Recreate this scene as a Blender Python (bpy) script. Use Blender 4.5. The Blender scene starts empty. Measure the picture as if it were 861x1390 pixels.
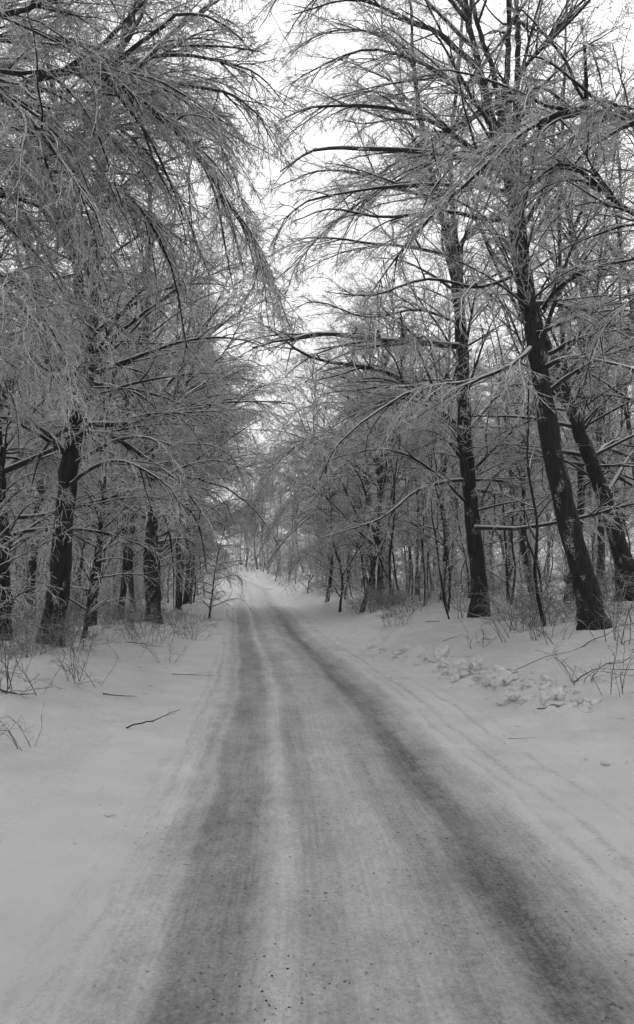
import bpy, math
import numpy as np
from math import radians as R

scene = bpy.context.scene
COL = scene.collection

# ------------------------------------------------------------------ camera, sky, sun, exposure
F = 1000.0; W0, H0 = 861, 1390; PX, PY = 430.5, 650.0; HOR = 790.0; CAMZ = 1.7
PITCH = math.atan((HOR - PY) / F)
cd = bpy.data.cameras.new('camera'); cam = bpy.data.objects.new('camera', cd); COL.objects.link(cam)
cam.location = (0, 0, CAMZ); cam.rotation_euler = (math.pi / 2 + PITCH, 0, 0)
cd.sensor_fit = 'VERTICAL'; cd.sensor_height = 36; cd.lens = F / H0 * 36
cd.shift_y = -(H0 / 2 - PY) / H0
cd.clip_end = 2000; cd.clip_start = 0.05
scene.camera = cam

SUN_EL, SUN_AZ = 48, 25
world = bpy.data.worlds.new('World'); scene.world = world; world.use_nodes = True
nt = world.node_tree; nt.nodes.clear()
def nn(t, typ, **kw):
    n = t.nodes.new(typ)
    for k, v in kw.items(): setattr(n, k, v)
    return n
sky = nn(nt, 'ShaderNodeTexSky', sky_type='NISHITA', sun_disc=False)
sky.sun_elevation = R(SUN_EL); sky.sun_rotation = R(SUN_AZ)
sky.dust_density = 5; sky.air_density = 1; sky.ozone_density = 1
bw = nn(nt, 'ShaderNodeRGBToBW')                 # monochrome photograph: a colourless sky
cloud = nn(nt, 'ShaderNodeTexNoise'); cloud.inputs['Scale'].default_value = 2.2; cloud.inputs['Detail'].default_value = 4
ramp = nn(nt, 'ShaderNodeMapRange'); ramp.inputs['To Min'].default_value = 13; ramp.inputs['To Max'].default_value = 17
mixs = nn(nt, 'ShaderNodeMix', data_type='FLOAT'); mixs.inputs[0].default_value = 0.85   # overcast: cloud hides most of the clear sky
bg = nn(nt, 'ShaderNodeBackground'); bg.inputs['Strength'].default_value = 0.1
out = nn(nt, 'ShaderNodeOutputWorld')
tc = nn(nt, 'ShaderNodeTexCoord')
nt.links.new(tc.outputs['Generated'], cloud.inputs['Vector'])
nt.links.new(sky.outputs[0], bw.inputs[0]); nt.links.new(cloud.outputs['Fac'], ramp.inputs[0])
nt.links.new(bw.outputs[0], mixs.inputs[2]); nt.links.new(ramp.outputs[0], mixs.inputs[3])
nt.links.new(mixs.outputs[0], bg.inputs['Color']); nt.links.new(bg.outputs[0], out.inputs[0])

sd = bpy.data.lights.new('sun', 'SUN'); so = bpy.data.objects.new('sun', sd); COL.objects.link(so)
sd.energy = 0.5; sd.angle = R(60); sd.color = (1, 1, 1)
so.rotation_euler = (R(90 - SUN_EL), 0, R(180 - SUN_AZ))

scene.view_settings.view_transform = 'Standard'; scene.view_settings.look = 'None'
scene.view_settings.gamma = 1; scene.view_settings.use_curve_mapping = False
scene.view_settings.exposure = -0.25
scene.render.engine = 'CYCLES'
scene.cycles.max_bounces = 4; scene.cycles.diffuse_bounces = 3; scene.cycles.glossy_bounces = 1
scene.cycles.transmission_bounces = 1; scene.cycles.volume_bounces = 0
scene.cycles.use_adaptive_sampling = True; scene.cycles.adaptive_threshold = 0.035
scene.cycles.use_denoising = True; scene.cycles.denoiser = 'OPENIMAGEDENOISE'; scene.cycles.denoising_input_passes = 'RGB_ALBEDO_NORMAL'; scene.cycles.denoising_prefilter = 'ACCURATE'
scene.cycles.pixel_filter_type = 'BLACKMAN_HARRIS'

# ------------------------------------------------------------------ helpers
def unproject(px, py, Y):
    """point at world distance Y along the pixel's ray"""
    dx = (px - PX) / F; dz = (PY - py) / F
    cy, sy = math.cos(PITCH), math.sin(PITCH)
    d = (dx, cy - dz * sy, sy + dz * cy)
    k = Y / d[1]
    return np.array((d[0] * k, Y, CAMZ + d[2] * k))

def norm(v): return v / np.maximum(np.linalg.norm(v, axis=-1, keepdims=True), 1e-9)
def sstep(a, b, x):
    t = np.clip((x - a) / (b - a), 0, 1); return t * t * (3 - 2 * t)

_nr = np.random.RandomState(5); _tab = _nr.rand(256, 256)
def vnoise(x, y):
    x = np.asarray(x, float); y = np.asarray(y, float)
    xi = np.floor(x).astype(int); yi = np.floor(y).astype(int); fx = x - xi; fy = y - yi
    fx = fx * fx * (3 - 2 * fx); fy = fy * fy * (3 - 2 * fy)
    g = lambda a, b: _tab[a & 255, b & 255]
    return (g(xi, yi) * (1 - fx) + g(xi + 1, yi) * fx) * (1 - fy) + (g(xi, yi + 1) * (1 - fx) + g(xi + 1, yi + 1) * fx) * fy - .5
def fbm(x, y, o=4):
    s = 0; a = 1.0
    for k in range(o):
        s = s + a * vnoise(x * 2 ** k + 17 * k, y * 2 ** k + 31 * k); a *= .5
    return s

def link(name, data, parent=None, mat=None):
    o = bpy.data.objects.new(name, data); COL.objects.link(o)
    if parent: o.parent = parent
    if mat and data and not data.materials: data.materials.append(mat)
    return o
def tag(o, label=None, cat=None, group=None, kind=None):
    if label: o['label'] = label
    if cat: o['category'] = cat
    if group: o['group'] = group
    if kind: o['kind'] = kind
    return o
def mesh_from(name, V, Q, smooth=True, attr=None):
    me = bpy.data.meshes.new(name)
    V = np.ascontiguousarray(V, dtype=np.float32); Q = np.ascontiguousarray(Q, dtype=np.int32)
    k = Q.shape[1]
    me.vertices.add(len(V)); me.vertices.foreach_set('co', V.ravel())
    me.loops.add(Q.size); me.loops.foreach_set('vertex_index', Q.ravel())
    me.polygons.add(len(Q)); me.polygons.foreach_set('loop_start', np.arange(0, Q.size, k, dtype=np.int32))
    me.polygons.foreach_set('loop_total', np.full(len(Q), k, dtype=np.int32))
    if smooth: me.polygons.foreach_set('use_smooth', np.ones(len(Q), dtype=bool))
    if attr:
        for an, av in attr.items():
            a = me.attributes.new(an, 'FLOAT', 'POINT'); a.data.foreach_set('value', np.ascontiguousarray(av, dtype=np.float32))
    me.update(calc_edges=True)
    return me

def tube_arrays(P, Rr, sides):
    N, M, _ = P.shape
    T = np.empty_like(P); T[:, 1:-1] = P[:, 2:] - P[:, :-2]; T[:, 0] = P[:, 1] - P[:, 0]; T[:, -1] = P[:, -1] - P[:, -2]
    T = norm(T); mean = norm(P[:, -1] - P[:, 0])
    ref = np.where(np.abs(mean[:, 2:3]) > .75, np.array([[1., .13, 0]]), np.array([[.05, .03, 1.]]))[:, None, :]
    U = norm(np.cross(T, ref)); Vv = np.cross(T, U)
    a = np.arange(sides) * 2 * math.pi / sides
    ring = P[:, :, None, :] + Rr[:, :, None, None] * (np.cos(a)[None, None, :, None] * U[:, :, None, :] + np.sin(a)[None, None, :, None] * Vv[:, :, None, :])
    V = ring.reshape(-1, 3)
    n = np.arange(N)[:, None, None]; m = np.arange(M - 1)[None, :, None]; s = np.arange(sides)[None, None, :]
    s2 = (s + 1) % sides; b = n * M * sides
    Q = np.stack([b + m * sides + s, b + m * sides + s2, b + (m + 1) * sides + s2, b + (m + 1) * sides + s], -1).reshape(-1, 4)
    return V, Q
def cat_tubes(lst):
    Vs, Qs, o = [], [], 0
    for P, Rr, s in lst:
        if len(P) == 0: continue
        V, Q = tube_arrays(P, Rr, s); Vs.append(V); Qs.append(Q + o); o += len(V)
    return np.concatenate(Vs), np.concatenate(Qs)

# ------------------------------------------------------------------ materials (all colourless: the photograph is black and white)
def mat_new(name):
    m = bpy.data.materials.new(name); m.use_nodes = True; t = m.node_tree
    b = t.nodes['Principled BSDF']; b.inputs['Specular IOR Level'].default_value = 0.25
    return m, t, b
def grey(v): return (v, v, v, 1)
def noise(t, scale, detail=4, vec=None, rough=.55):
    n = nn(t, 'ShaderNodeTexNoise'); n.inputs['Scale'].default_value = scale; n.inputs['Detail'].default_value = detail
    n.inputs['Roughness'].default_value = rough
    if vec: t.links.new(vec, n.inputs['Vector'])
    return n.outputs['Fac']
def mrange(t, src, a, b, c=0, d=1, smooth=False):
    n = nn(t, 'ShaderNodeMapRange'); t.links.new(src, n.inputs[0])
    if smooth: n.interpolation_type = 'SMOOTHSTEP'
    for i, v in zip((1, 2, 3, 4), (a, b, c, d)): n.inputs[i].default_value = v
    return n.outputs[0]
def mth(t, op, a, b):
    n = nn(t, 'ShaderNodeMath', operation=op)
    for i, v in enumerate((a, b)):
        if isinstance(v, (int, float)): n.inputs[i].default_value = v
        else: t.links.new(v, n.inputs[i])
    return n.outputs[0]
def mixf(t, f, a, b):
    n = nn(t, 'ShaderNodeMix', data_type='FLOAT')
    for i, v in ((0, f), (2, a), (3, b)):
        if isinstance(v, (int, float)): n.inputs[i].default_value = v
        else: t.links.new(v, n.inputs[i])
    return n.outputs[0]
def bump(t, b, h, strength, dist):
    n = nn(t, 'ShaderNodeBump'); n.inputs['Strength'].default_value = strength; n.inputs['Distance'].default_value = dist
    t.links.new(h, n.inputs['Height']); t.links.new(n.outputs[0], b.inputs['Normal'])
def objco(t, scale=None):
    c = nn(t, 'ShaderNodeTexCoord').outputs['Object']
    if scale:
        m = nn(t, 'ShaderNodeMapping'); m.inputs['Scale'].default_value = scale; t.links.new(c, m.inputs[0]); c = m.outputs[0]
    return c
def upness(t):
    g = nn(t, 'ShaderNodeNewGeometry'); s = nn(t, 'ShaderNodeSeparateXYZ'); t.links.new(g.outputs['Normal'], s.inputs[0]); return s.outputs[2]

def bark_mat(name, dark, light, snow_lo, snow_hi, patch):
    """dark furrowed bark, snow lying on what faces up, blown rime patches"""
    m, t, b = mat_new(name); b.inputs['Roughness'].default_value = .85
    co = objco(t, (1, 1, .22)); n1 = noise(t, 16, 6, co); n2 = noise(t, 3.2, 5, objco(t, (1, 1, .6))); n3 = noise(t, 34, 4, objco(t))
    barkc = mrange(t, n1, .3, .7, dark, light)
    up = mth(t, 'ADD', upness(t), mth(t, 'MULTIPLY', mth(t, 'SUBTRACT', n3, .5), .55))
    lie = mrange(t, up, snow_lo, snow_hi, 0, 1, True)
    rime = mth(t, 'MULTIPLY', mrange(t, n2, .62 - patch, .72 - patch * .6, 0, 1, True), mrange(t, n3, .47, .6, 0, .55, True))
    fac = mth(t, 'MAXIMUM', lie, rime)
    c = mixf(t, fac, barkc, .75)
    t.links.new(c, b.inputs['Base Color']); bump(t, b, mth(t, 'ADD', n1, mth(t, 'MULTIPLY', fac, .5)), .8, .03)
    return m
M_TRUNK = bark_mat('trunk_bark', .007, .03, .4, .75, .05)
M_LIMB = bark_mat('limb_bark_with_snow', .012, .04, .12, .5, .05)

def twig_mat(name, lo, hi, cover):
    m, t, b = mat_new(name); b.inputs['Roughness'].default_value = .75
    n1 = noise(t, 7, 5, objco(t)); n2 = noise(t, 45, 2, objco(t))
    f = mth(t, 'ADD', mrange(t, n1, .3, .7, -.35, .35), mth(t, 'ADD', mrange(t, n2, .3, .7, -.3, .3), mth(t, 'MULTIPLY', upness(t), .35)))
    f = mrange(t, f, -cover, .9 - cover, 0, 1)
    t.links.new(mixf(t, f, lo, hi), b.inputs['Base Color'])
    return m
M_TWIG = twig_mat('frosted_twigs', .13, .9, .5)
M_BRUSH = twig_mat('brush_stems', .03, .6, .28)

def snow_mat():
    m, t, b = mat_new('fresh_snow'); b.inputs['Roughness'].default_value = .7
    co = objco(t)
    n1 = noise(t, 1.4, 5, co); n2 = noise(t, 14, 6, co); n3 = noise(t, 90, 3, co); n4 = noise(t, 3.5, 4, co)
    c = mrange(t, n1, .3, .7, .62, .74)
    # bark crumbs and fallen bits lying on the snow
    cr = noise(t, 30, 2, co); cl = noise(t, .5, 3, co)
    sp = mth(t, 'MULTIPLY', mrange(t, cr, .745, .77, 0, 1), mrange(t, cl, .45, .6, 0, .6))
    t.links.new(mixf(t, sp, c, .15), b.inputs['Base Color'])
    bump(t, b, mth(t, 'ADD', mth(t, 'MULTIPLY', n4, 2.5), mth(t, 'ADD', mth(t, 'MULTIPLY', n2, 1.0), mth(t, 'MULTIPLY', n3, .3))), .75, .06)
    return m
M_SNOW = snow_mat()
M_CHUNK, _t, _b = mat_new('crusted_snow'); _b.inputs['Roughness'].default_value = .7
_n = noise(_t, 2.5, 5, objco(_t)); _t.links.new(mrange(_t, _n, .3, .7, .5, .74), _b.inputs['Base Color']); bump(_t, _b, _n, .3, .03)

def road_mat():
    m, t, b = mat_new('driven_snow'); L = t.links
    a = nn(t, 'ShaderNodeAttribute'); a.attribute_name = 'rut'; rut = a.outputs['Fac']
    ao = nn(t, 'ShaderNodeAttribute'); ao.attribute_name = 'across'
    co = objco(t); sx = nn(t, 'ShaderNodeSeparateXYZ'); L.new(co, sx.inputs[0])
    def along(u, v):                                   # texture space running with the road
        c = nn(t, 'ShaderNodeCombineXYZ'); L.new(mth(t, 'MULTIPLY', ao.outputs['Fac'], u), c.inputs[0]); L.new(mth(t, 'MULTIPLY', sx.outputs[1], v), c.inputs[1]); return c.outputs[0]
    s1 = noise(t, 1.0, 4, along(7, .25)); s2 = noise(t, 1.0, 3, along(42, .8)); s3 = noise(t, 1.0, 6, along(20, 7), .7)
    g = noise(t, 42, 6, co, .85); bl = noise(t, 3.1, 6, co, .65)
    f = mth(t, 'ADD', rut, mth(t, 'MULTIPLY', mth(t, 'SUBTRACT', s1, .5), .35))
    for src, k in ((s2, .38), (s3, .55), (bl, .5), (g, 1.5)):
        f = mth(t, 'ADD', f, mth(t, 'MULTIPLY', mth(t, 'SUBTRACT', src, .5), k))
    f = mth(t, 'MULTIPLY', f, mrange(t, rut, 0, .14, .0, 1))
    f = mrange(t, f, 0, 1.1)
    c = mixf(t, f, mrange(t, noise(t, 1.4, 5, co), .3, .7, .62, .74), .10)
    grit = noise(t, 30, 3, objco(t, (1, .7, 1)), .6); area = noise(t, 1.1, 3, co)
    sp = mth(t, 'MULTIPLY', mrange(t, grit, .64, .68), mrange(t, area, .42, .6, .1, .8))
    sp = mth(t, 'MULTIPLY', sp, mrange(t, rut, .03, .3, .0, 1))
    L.new(mixf(t, sp, c, .045), b.inputs['Base Color'])
    L.new(mrange(t, f, .2, .8, .75, .5), b.inputs['Roughness'])
    bump(t, b, mth(t, 'ADD', mth(t, 'MULTIPLY', s3, .8), mth(t, 'ADD', mth(t, 'MULTIPLY', g, .6), mth(t, 'MULTIPLY', s2, .5))), .7, .03)
    return m
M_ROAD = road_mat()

# ------------------------------------------------------------------ terrain
_cy = np.array([-30, 0, 3.3, 5.9, 12, 24, 38, 57, 80, 95, 110, 140, 170, 400.])
_cx = np.array([.3, .3, .28, .2, -.2, -1.5, -2.8, -4.6, -6.9, -10, -14, -25, -42, -200.])
_dy = np.arange(-40, 400, .5); _dx = np.interp(_dy, _cy, _cx)
_k = np.hanning(19); _k /= _k.sum(); _dx = np.convolve(np.pad(_dx, 9, 'edge'), _k, 'valid')
def cx(y): return np.interp(y, _dy, _dx)
_zz = np.interp(_dy, [-40, 48, 58, 80, 110, 150, 400], [0, 0, -.12, 1.0, 2.6, 3.9, 6])
_zz = np.convolve(np.pad(_zz, 9, 'edge'), _k, 'valid')
def base_z(y): return np.interp(y, _dy, _zz)
_ro = [-400, -60, -30, -15, -7, -4, -2.4, -1.5, 0, 2.7, 3.3, 4.0, 5, 6, 9, 15, 30, 60, 400]
_rz = [1.5, 1.2, .8, .45, .36, .28, .12, .02, 0, .02, .14, .34, .5, .6, 1.05, 1.45, 2.0, 2.8, 4]
_do = np.arange(-100, 100, .1); _dz = np.interp(_do, _ro, _rz); _k2 = np.hanning(9); _k2 /= _k2.sum()
_dz = np.convolve(np.pad(_dz, 4, 'edge'), _k2, 'valid')
MOUND = [(5.6, 15), (8.43, 20), (4.83, 22), (-5.56, 15.5), (-5.5, 25)]
def ground(x, y):
    x = np.asarray(x, float); y = np.asarray(y, float)
    o = x - cx(y)
    z = base_z(y) + np.interp(o, _do, _dz)
    away = sstep(2.3, 4.6, np.abs(o - .4))
    rg = 2.95 + .25 * vnoise(y * .6, y * 0) ; wy = sstep(6.5, 10, y) * (1 - sstep(20, 32, y))
    rid = np.exp(-((o - rg) / .26) ** 2) * wy * np.clip(.55 + 1.3 * fbm(x * 2.6, y * 2.6, 4), 0, 1.4)
    z = z + .24 * rid
    for bx, by in MOUND:
        z = z + .16 * np.exp(-(((x - bx) ** 2 + (y - by) ** 2) / .55))
    z = z + sstep(1.2, 1.9, np.abs(o - .3)) * (.022 * fbm(x * 1.6, y * 1.6, 4))
    z = z + away * (.26 * fbm(x * .25, y * .25, 3) + .20 * fbm(x * .9 + 7, y * .9, 3) + .06 * fbm(x * 4, y * 4, 3))
    return z
def gz(x, y): return float(ground(x, y))

def graded(a, b, fine, far, c, coarse):
    """positions from a to b, step 'fine' near c growing with distance"""
    xs = [c]; 
    while xs[-1] < b: xs.append(xs[-1] + max(fine, (xs[-1] - c - far) * coarse + fine))
    ys = [c]
    while ys[-1] > a: ys.append(ys[-1] - max(fine, (c - ys[-1] - far) * coarse + fine))
    return np.array(sorted(set(ys[1:] + xs)))
def sheet(offs, ys, zf, name, mat, attr=None):
    O, Y = np.meshgrid(offs, ys); X = O + cx(Y); Z = zf(O, X, Y)
    V = np.stack([X, Y, Z], -1).reshape(-1, 3); n = len(offs)
    i = np.arange(len(ys) - 1)[:, None]; j = np.arange(n - 1)[None, :]; b = i * n + j
    Q = np.stack([b, b + 1, b + n + 1, b + n], -1).reshape(-1, 4)
    me = mesh_from(name, V, Q, attr={k: f(O, X, Y).ravel() for k, f in attr.items()} if attr else None)
    return link(name, me, None, mat)
offs = graded(-300, 300, .09, 8, .5, .06); ys = graded(-30, 390, .1, 8, 3, .03)
def gz_sheet(O, X, Y):
    inside = sstep(-2.12, -1.8, O) * (1 - sstep(2.85, 3.15, O))
    return ground(X, Y) - .08 * inside
tag(sheet(offs, ys, gz_sheet, 'snow_ground', M_SNOW), kind='structure')

def band(o, c, w, s): return sstep(c - w / 2 - s, c - w / 2 + s, o) * (1 - sstep(c + w / 2 - s, c + w / 2 + s, o))
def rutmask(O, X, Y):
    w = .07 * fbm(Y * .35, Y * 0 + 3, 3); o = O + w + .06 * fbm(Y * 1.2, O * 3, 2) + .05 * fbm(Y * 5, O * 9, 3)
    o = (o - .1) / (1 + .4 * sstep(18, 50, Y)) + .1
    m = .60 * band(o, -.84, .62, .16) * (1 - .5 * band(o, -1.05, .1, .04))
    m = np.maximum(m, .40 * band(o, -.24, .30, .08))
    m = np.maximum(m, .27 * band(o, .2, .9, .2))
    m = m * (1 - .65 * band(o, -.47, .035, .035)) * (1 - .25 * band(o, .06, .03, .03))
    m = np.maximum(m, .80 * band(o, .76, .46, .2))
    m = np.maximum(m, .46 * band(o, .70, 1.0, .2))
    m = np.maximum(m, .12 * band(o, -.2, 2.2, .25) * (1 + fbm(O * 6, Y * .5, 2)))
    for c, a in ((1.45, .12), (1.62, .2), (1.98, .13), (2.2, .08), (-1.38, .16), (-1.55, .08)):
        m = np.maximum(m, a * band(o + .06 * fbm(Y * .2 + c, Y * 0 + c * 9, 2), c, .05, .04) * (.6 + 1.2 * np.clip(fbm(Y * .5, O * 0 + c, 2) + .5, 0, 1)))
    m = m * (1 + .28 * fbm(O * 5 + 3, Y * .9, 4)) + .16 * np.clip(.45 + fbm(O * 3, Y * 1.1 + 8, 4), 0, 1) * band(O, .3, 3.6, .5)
    m = m * (1 - .62 * sstep(52, 64, Y))  # ruts eased past the crest: open-sky brightness painted into the track tone
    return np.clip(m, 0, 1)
ro = np.arange(-2.2, 3.25, .028); ry = graded(-8, 170, .045, 5, 3, .012)
Z0 = np.asarray
_fr = np.random.RandomState(9)
FEET = [(2.15 + .45 * math.sin(k * .9) + _fr.normal(0, .12), 4.5 + .33 * k + _fr.normal(0, .08), _fr.uniform(.05, .09)) for k in range(34)]
def rz(O, X, Y):
    m = rutmask(O, X, Y)
    z = ground(X, Y) - .028 * m + .006 * fbm(O * 14, Y * 2.0, 3) + .014 * band(O, -.47, .05, .04) + .02 * band(O, 1.25, .12, .1) * (.5 + fbm(Y * .8, O, 3))
    z = z + .012 * fbm(O * 3, Y * 3, 3) * (1 - m)
    edge = 1 - sstep(-2.2, -2.1, O) * (1 - sstep(3.12, 3.22, O))
    foot = np.zeros_like(Z0(O)); 
    for fx, fy, fr in FEET: foot = foot + np.exp(-(((O - fx) / fr) ** 2 + ((Y - fy) / (fr * 1.6)) ** 2))
    z = z - .03 * np.clip(foot, 0, 1) + .012 * fbm(O * 9, Y * 7, 3) * (band(O, -1.35, .35, .2) + band(O, 1.5, .5, .3) + .6 * band(O, 2.6, .8, .3))
    return z + .004 - .004 * edge
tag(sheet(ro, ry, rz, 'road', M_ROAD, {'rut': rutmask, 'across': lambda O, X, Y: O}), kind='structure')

# ------------------------------------------------------------------ trees
def grow(rng, P0, D0, L, nseg, jit, g0, g1):
    N = len(P0); P = np.empty((N, nseg + 1, 3)); P[:, 0] = P0; d = norm(D0.copy()); st = (L / nseg)[:, None]
    gm = np.exp(rng.normal(-.15, .55, N)); dj = jit * np.exp(rng.normal(-.1, .45, (N, 1)))
    for k in range(nseg):
        kink = np.where(rng.rand(N, 1) < .14, 2.4, .8)
        d = d + rng.normal(0, 1, (N, 3)) * dj * kink; d[:, 2] -= (g0 + (g1 - g0) * k / max(nseg - 1, 1)) * gm
        d = norm(d); P[:, k + 1] = P[:, k] + d * st
    return P
def taper(r0, nseg, end=.18): return r0[:, None] * (1 - (1 - end) * np.linspace(0, 1, nseg + 1)[None, :] ** .85)
def lengths(P): return np.linalg.norm(np.diff(P, axis=1), axis=2).sum(1)
def kids(rng, P, Rr, per_m, t0, ang, ratio, lmin, lmax, planar=.35, rr=.55, rmin=0, droop_side=0.0):
    """pick points along every parent and give a child its start, direction, length and radius"""
    M = P.shape[1]; L = lengths(P); cnt = np.maximum(rng.poisson(L * per_m * (1 - t0)), 1); idx = np.repeat(np.arange(len(P)), cnt)
    t = t0 + (1 - t0) * rng.rand(len(idx)) ** .85; f = t * (M - 1); i = np.minimum(f.astype(int), M - 2); f = (f - i)[:, None]
    p = P[idx, i] * (1 - f) + P[idx, i + 1] * f; tan = norm(P[idx, i + 1] - P[idx, i]); r = Rr[idx, i] * (1 - f[:, 0]) + Rr[idx, i + 1] * f[:, 0]
    side = np.cross(tan, np.array([0, 0, 1.])); side += rng.normal(0, .05, side.shape); side = norm(side) * np.where(rng.rand(len(idx)) < .5, 1, -1)[:, None]
    side = norm(side + rng.normal(0, planar, side.shape) + np.array([0, 0, -droop_side]))
    a = np.radians(ang * (.7 + .6 * rng.rand(len(idx))))[:, None]
    d = tan * np.cos(a) + side * np.sin(a)
    ln = np.clip(L[idx] * (1.05 - t) * ratio * (.6 + .8 * rng.rand(len(idx))), lmin, lmax)
    return p, d, ln, np.maximum(np.minimum(r * rr * (.7 + .5 * rng.rand(len(idx))), r * .9), rmin)
def resample(pts, n):
    pts = np.asarray(pts, float); 
    # Catmull-Rom through the points
    q = np.vstack([2 * pts[0] - pts[1], pts, 2 * pts[-1] - pts[-2]]); out = []
    u = np.linspace(0, len(pts) - 1 - 1e-6, n + 1)
    for s in u:
        i = int(s); f = s - i; a, b, c, d = q[i:i + 4]
        out.append(.5 * ((2 * b) + (-a + c) * f + (2 * a - 5 * b + 4 * c - d) * f * f + (-a + 3 * b - 3 * c + d) * f ** 3))
    return np.array(out)

def make_parts(rng, stems, hand, opt):
    """stems: list of (points, r0, r1) in local space, first is the trunk; hand: list of (points, r0)
    returns the meshes trunk, limbs, crown"""
    o = dict(limb_per_m=2.0, limb_t0=.35, l1=(2.5, 6), l2m=2.2, l3m=5, l4m=9, twig_r=.0065, flare=1.0, droop=1.0, l2=(.8, 3.0), l3=(.35, 1.3), l4=(.12, .42), up=.5, azim=None, a4=36, planar=.3, auto=True, el0=22)
    o.update(opt)
    tr = []
    S = []
    for k, (pts, r0, r1) in enumerate(stems):
        n = 40; P = resample(pts, n); u = np.linspace(0, 1, n + 1)
        P[1:-1] += rng.normal(0, .012, (n - 1, 3)) * min(1, r0 / .1)
        r = r0 + (r1 - r0) * u ** .9
        if k == 0:
            h = P[:, 2] - P[0, 2]; r = r * (1 + .45 * o['flare'] * np.exp(-h / .35))
            r[0] *= 1.15
            P[0, 2] -= .25
        r = r * (1 + .05 * rng.normal(0, 1, n + 1))
        S.append((P, r)); tr.append((P[None], r[None], 14 if r0 > .08 else 8))
    V, Q = cat_tubes(tr)
    # furrowed, slightly irregular section
    V = V + .012 * np.stack([fbm(V[:, 0] * 9 + V[:, 2], V[:, 1] * 9 + V[:, 2] * 1.7, 2), fbm(V[:, 1] * 9 + 5, V[:, 2] * 3, 2), 0 * V[:, 0]], -1)
    trunk = mesh_from('trunk', V, Q)
    limbs = []
    L1P, L1R = [], []
    for pts, r0 in hand:
        P = resample(pts, 16); L = np.linalg.norm(P[-1] - P[0]); P[1:] += np.cumsum(rng.normal(0, .006 * L ** .5, (16, 3)), 0) * .8
        L1P.append(P); L1R.append(r0 * (1 - .85 * np.linspace(0, 1, 17) ** 1.1))
    if o['auto']:
        for k, (P, r) in enumerate(S):
            L = np.linalg.norm(np.diff(P, axis=0), axis=1).sum(); n = int(L * o['limb_per_m'])
            t0 = o['limb_t0'] if k == 0 else .1
            t = t0 + (1 - t0) * rng.rand(n); f = t * 40; i = np.minimum(f.astype(int), 39); f = (f - i)[:, None]
            p = P[i] * (1 - f) + P[i + 1] * f; az = rng.rand(n) * 2 * math.pi
            if o['azim'] is not None: az = np.radians(o['azim'][0]) + rng.normal(0, np.radians(o['azim'][1]), n)
            el = np.radians(o['el0'] + (62 - o['el0']) * t ** 1.5 * o['up'] * 2 + rng.normal(0, 16, n))
            d = np.stack([np.cos(az) * np.cos(el), np.sin(az) * np.cos(el), np.sin(el)], -1)
            ln = (o['l1'][0] + (o['l1'][1] - o['l1'][0]) * rng.rand(n)) * (1 - .55 * np.clip((t - .5) * 2, 0, 1)) * (1 if k == 0 else .75)
            PP = grow(rng, p, d, ln, 16, .06, -.01, .10 * o['droop'])
            r0 = np.clip(.010 * ln + .006 + .2 * r[i] * rng.rand(n), .02, .085); r0 = np.minimum(r0, r[i] * .8)
            L1P += list(PP); L1R += list(r0[:, None] * (1 - .85 * np.linspace(0, 1, 17)[None] ** .8))
    L1P = np.array(L1P); L1R = np.array(L1R)
    limbs.append((L1P, L1R, 7))
    p, d, ln, r = kids(rng, L1P, L1R, o['l2m'], .1, 34, .5, o['l2'][0], o['l2'][1], o['planar'], .6, .006)
    L2P = grow(rng, p, d, ln, 10, .085, -.01, .11 * o['droop']); L2R = taper(r, 10, .3); limbs.append((L2P, L2R, 5))
    limb = mesh_from('limbs', *cat_tubes(limbs))
    tw = []
    p, d, ln, r = kids(rng, L2P, L2R, o['l3m'], .06, 33, .55, o['l3'][0], o['l3'][1], .6, .7, o['twig_r'] * .95)
    L3P = grow(rng, p, d, ln, 6, .14, .01 * o['droop'], .13 * o['droop']); L3R = taper(np.minimum(r, o['twig_r'] * 1.5), 6, .5); tw.append((L3P, L3R, 3))
    p, d, ln, r = kids(rng, L3P, L3R, o['l4m'], .05, o['a4'], .55, o['l4'][0], o['l4'][1], .8, .8, o['twig_r'] * .8)
    L4P = grow(rng, p, d, ln, 3, .26, .0, .10 * o['droop']); L4R = taper(r, 3, .6); tw.append((L4P, L4R, 3))
    crown = mesh_from('crown', *cat_tubes(tw))
    for m_, mt in ((trunk, M_TRUNK), (limb, M_LIMB), (crown, M_TWIG)): m_.materials.append(mt)
    return trunk, limb, crown
def plant(name, loc, meshes, label, cat, group=None, rot=0, sc=1, lean=(0, 0)):
    e = bpy.data.objects.new(name, None); COL.objects.link(e); e.empty_display_size = .3
    e.location = loc; e.rotation_euler = (lean[0], lean[1], rot); e.scale = (sc, sc, sc)
    tag(e, label, cat, group)
    if name != 'beech_tree': e['category'] = {'sapling': 'sapling', 'young_beech': 'young tree'}[name]
    for n, m in zip(('trunk', 'limbs', 'crown'), meshes):
        link(n, m, e)
    return e

NT = [0]
def hero(seed, base_px, Y, trunk_px, r0, r1, label, stems_px=(), limbs_px=(), **opt):
    """trunk_px: [(px,py,Y)...] real points above the base, stems likewise; everything becomes local to the base"""
    rng = np.random.RandomState(seed)
    x = unproject(base_px, HOR, Y)[0]; b = np.array([x, Y, gz(x, Y)])
    conv = lambda pts: [unproject(*q) - b for q in pts]
    stems = [([np.zeros(3)] + conv(trunk_px), r0, r1)]
    for pts, a, c in stems_px: stems.append((conv(pts), a, c))
    hand = [(conv(pts), a) for pts, a in limbs_px]
    ms = make_parts(rng, stems, hand, opt)
    return plant('beech_tree', b, ms, label, 'tree')

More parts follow.
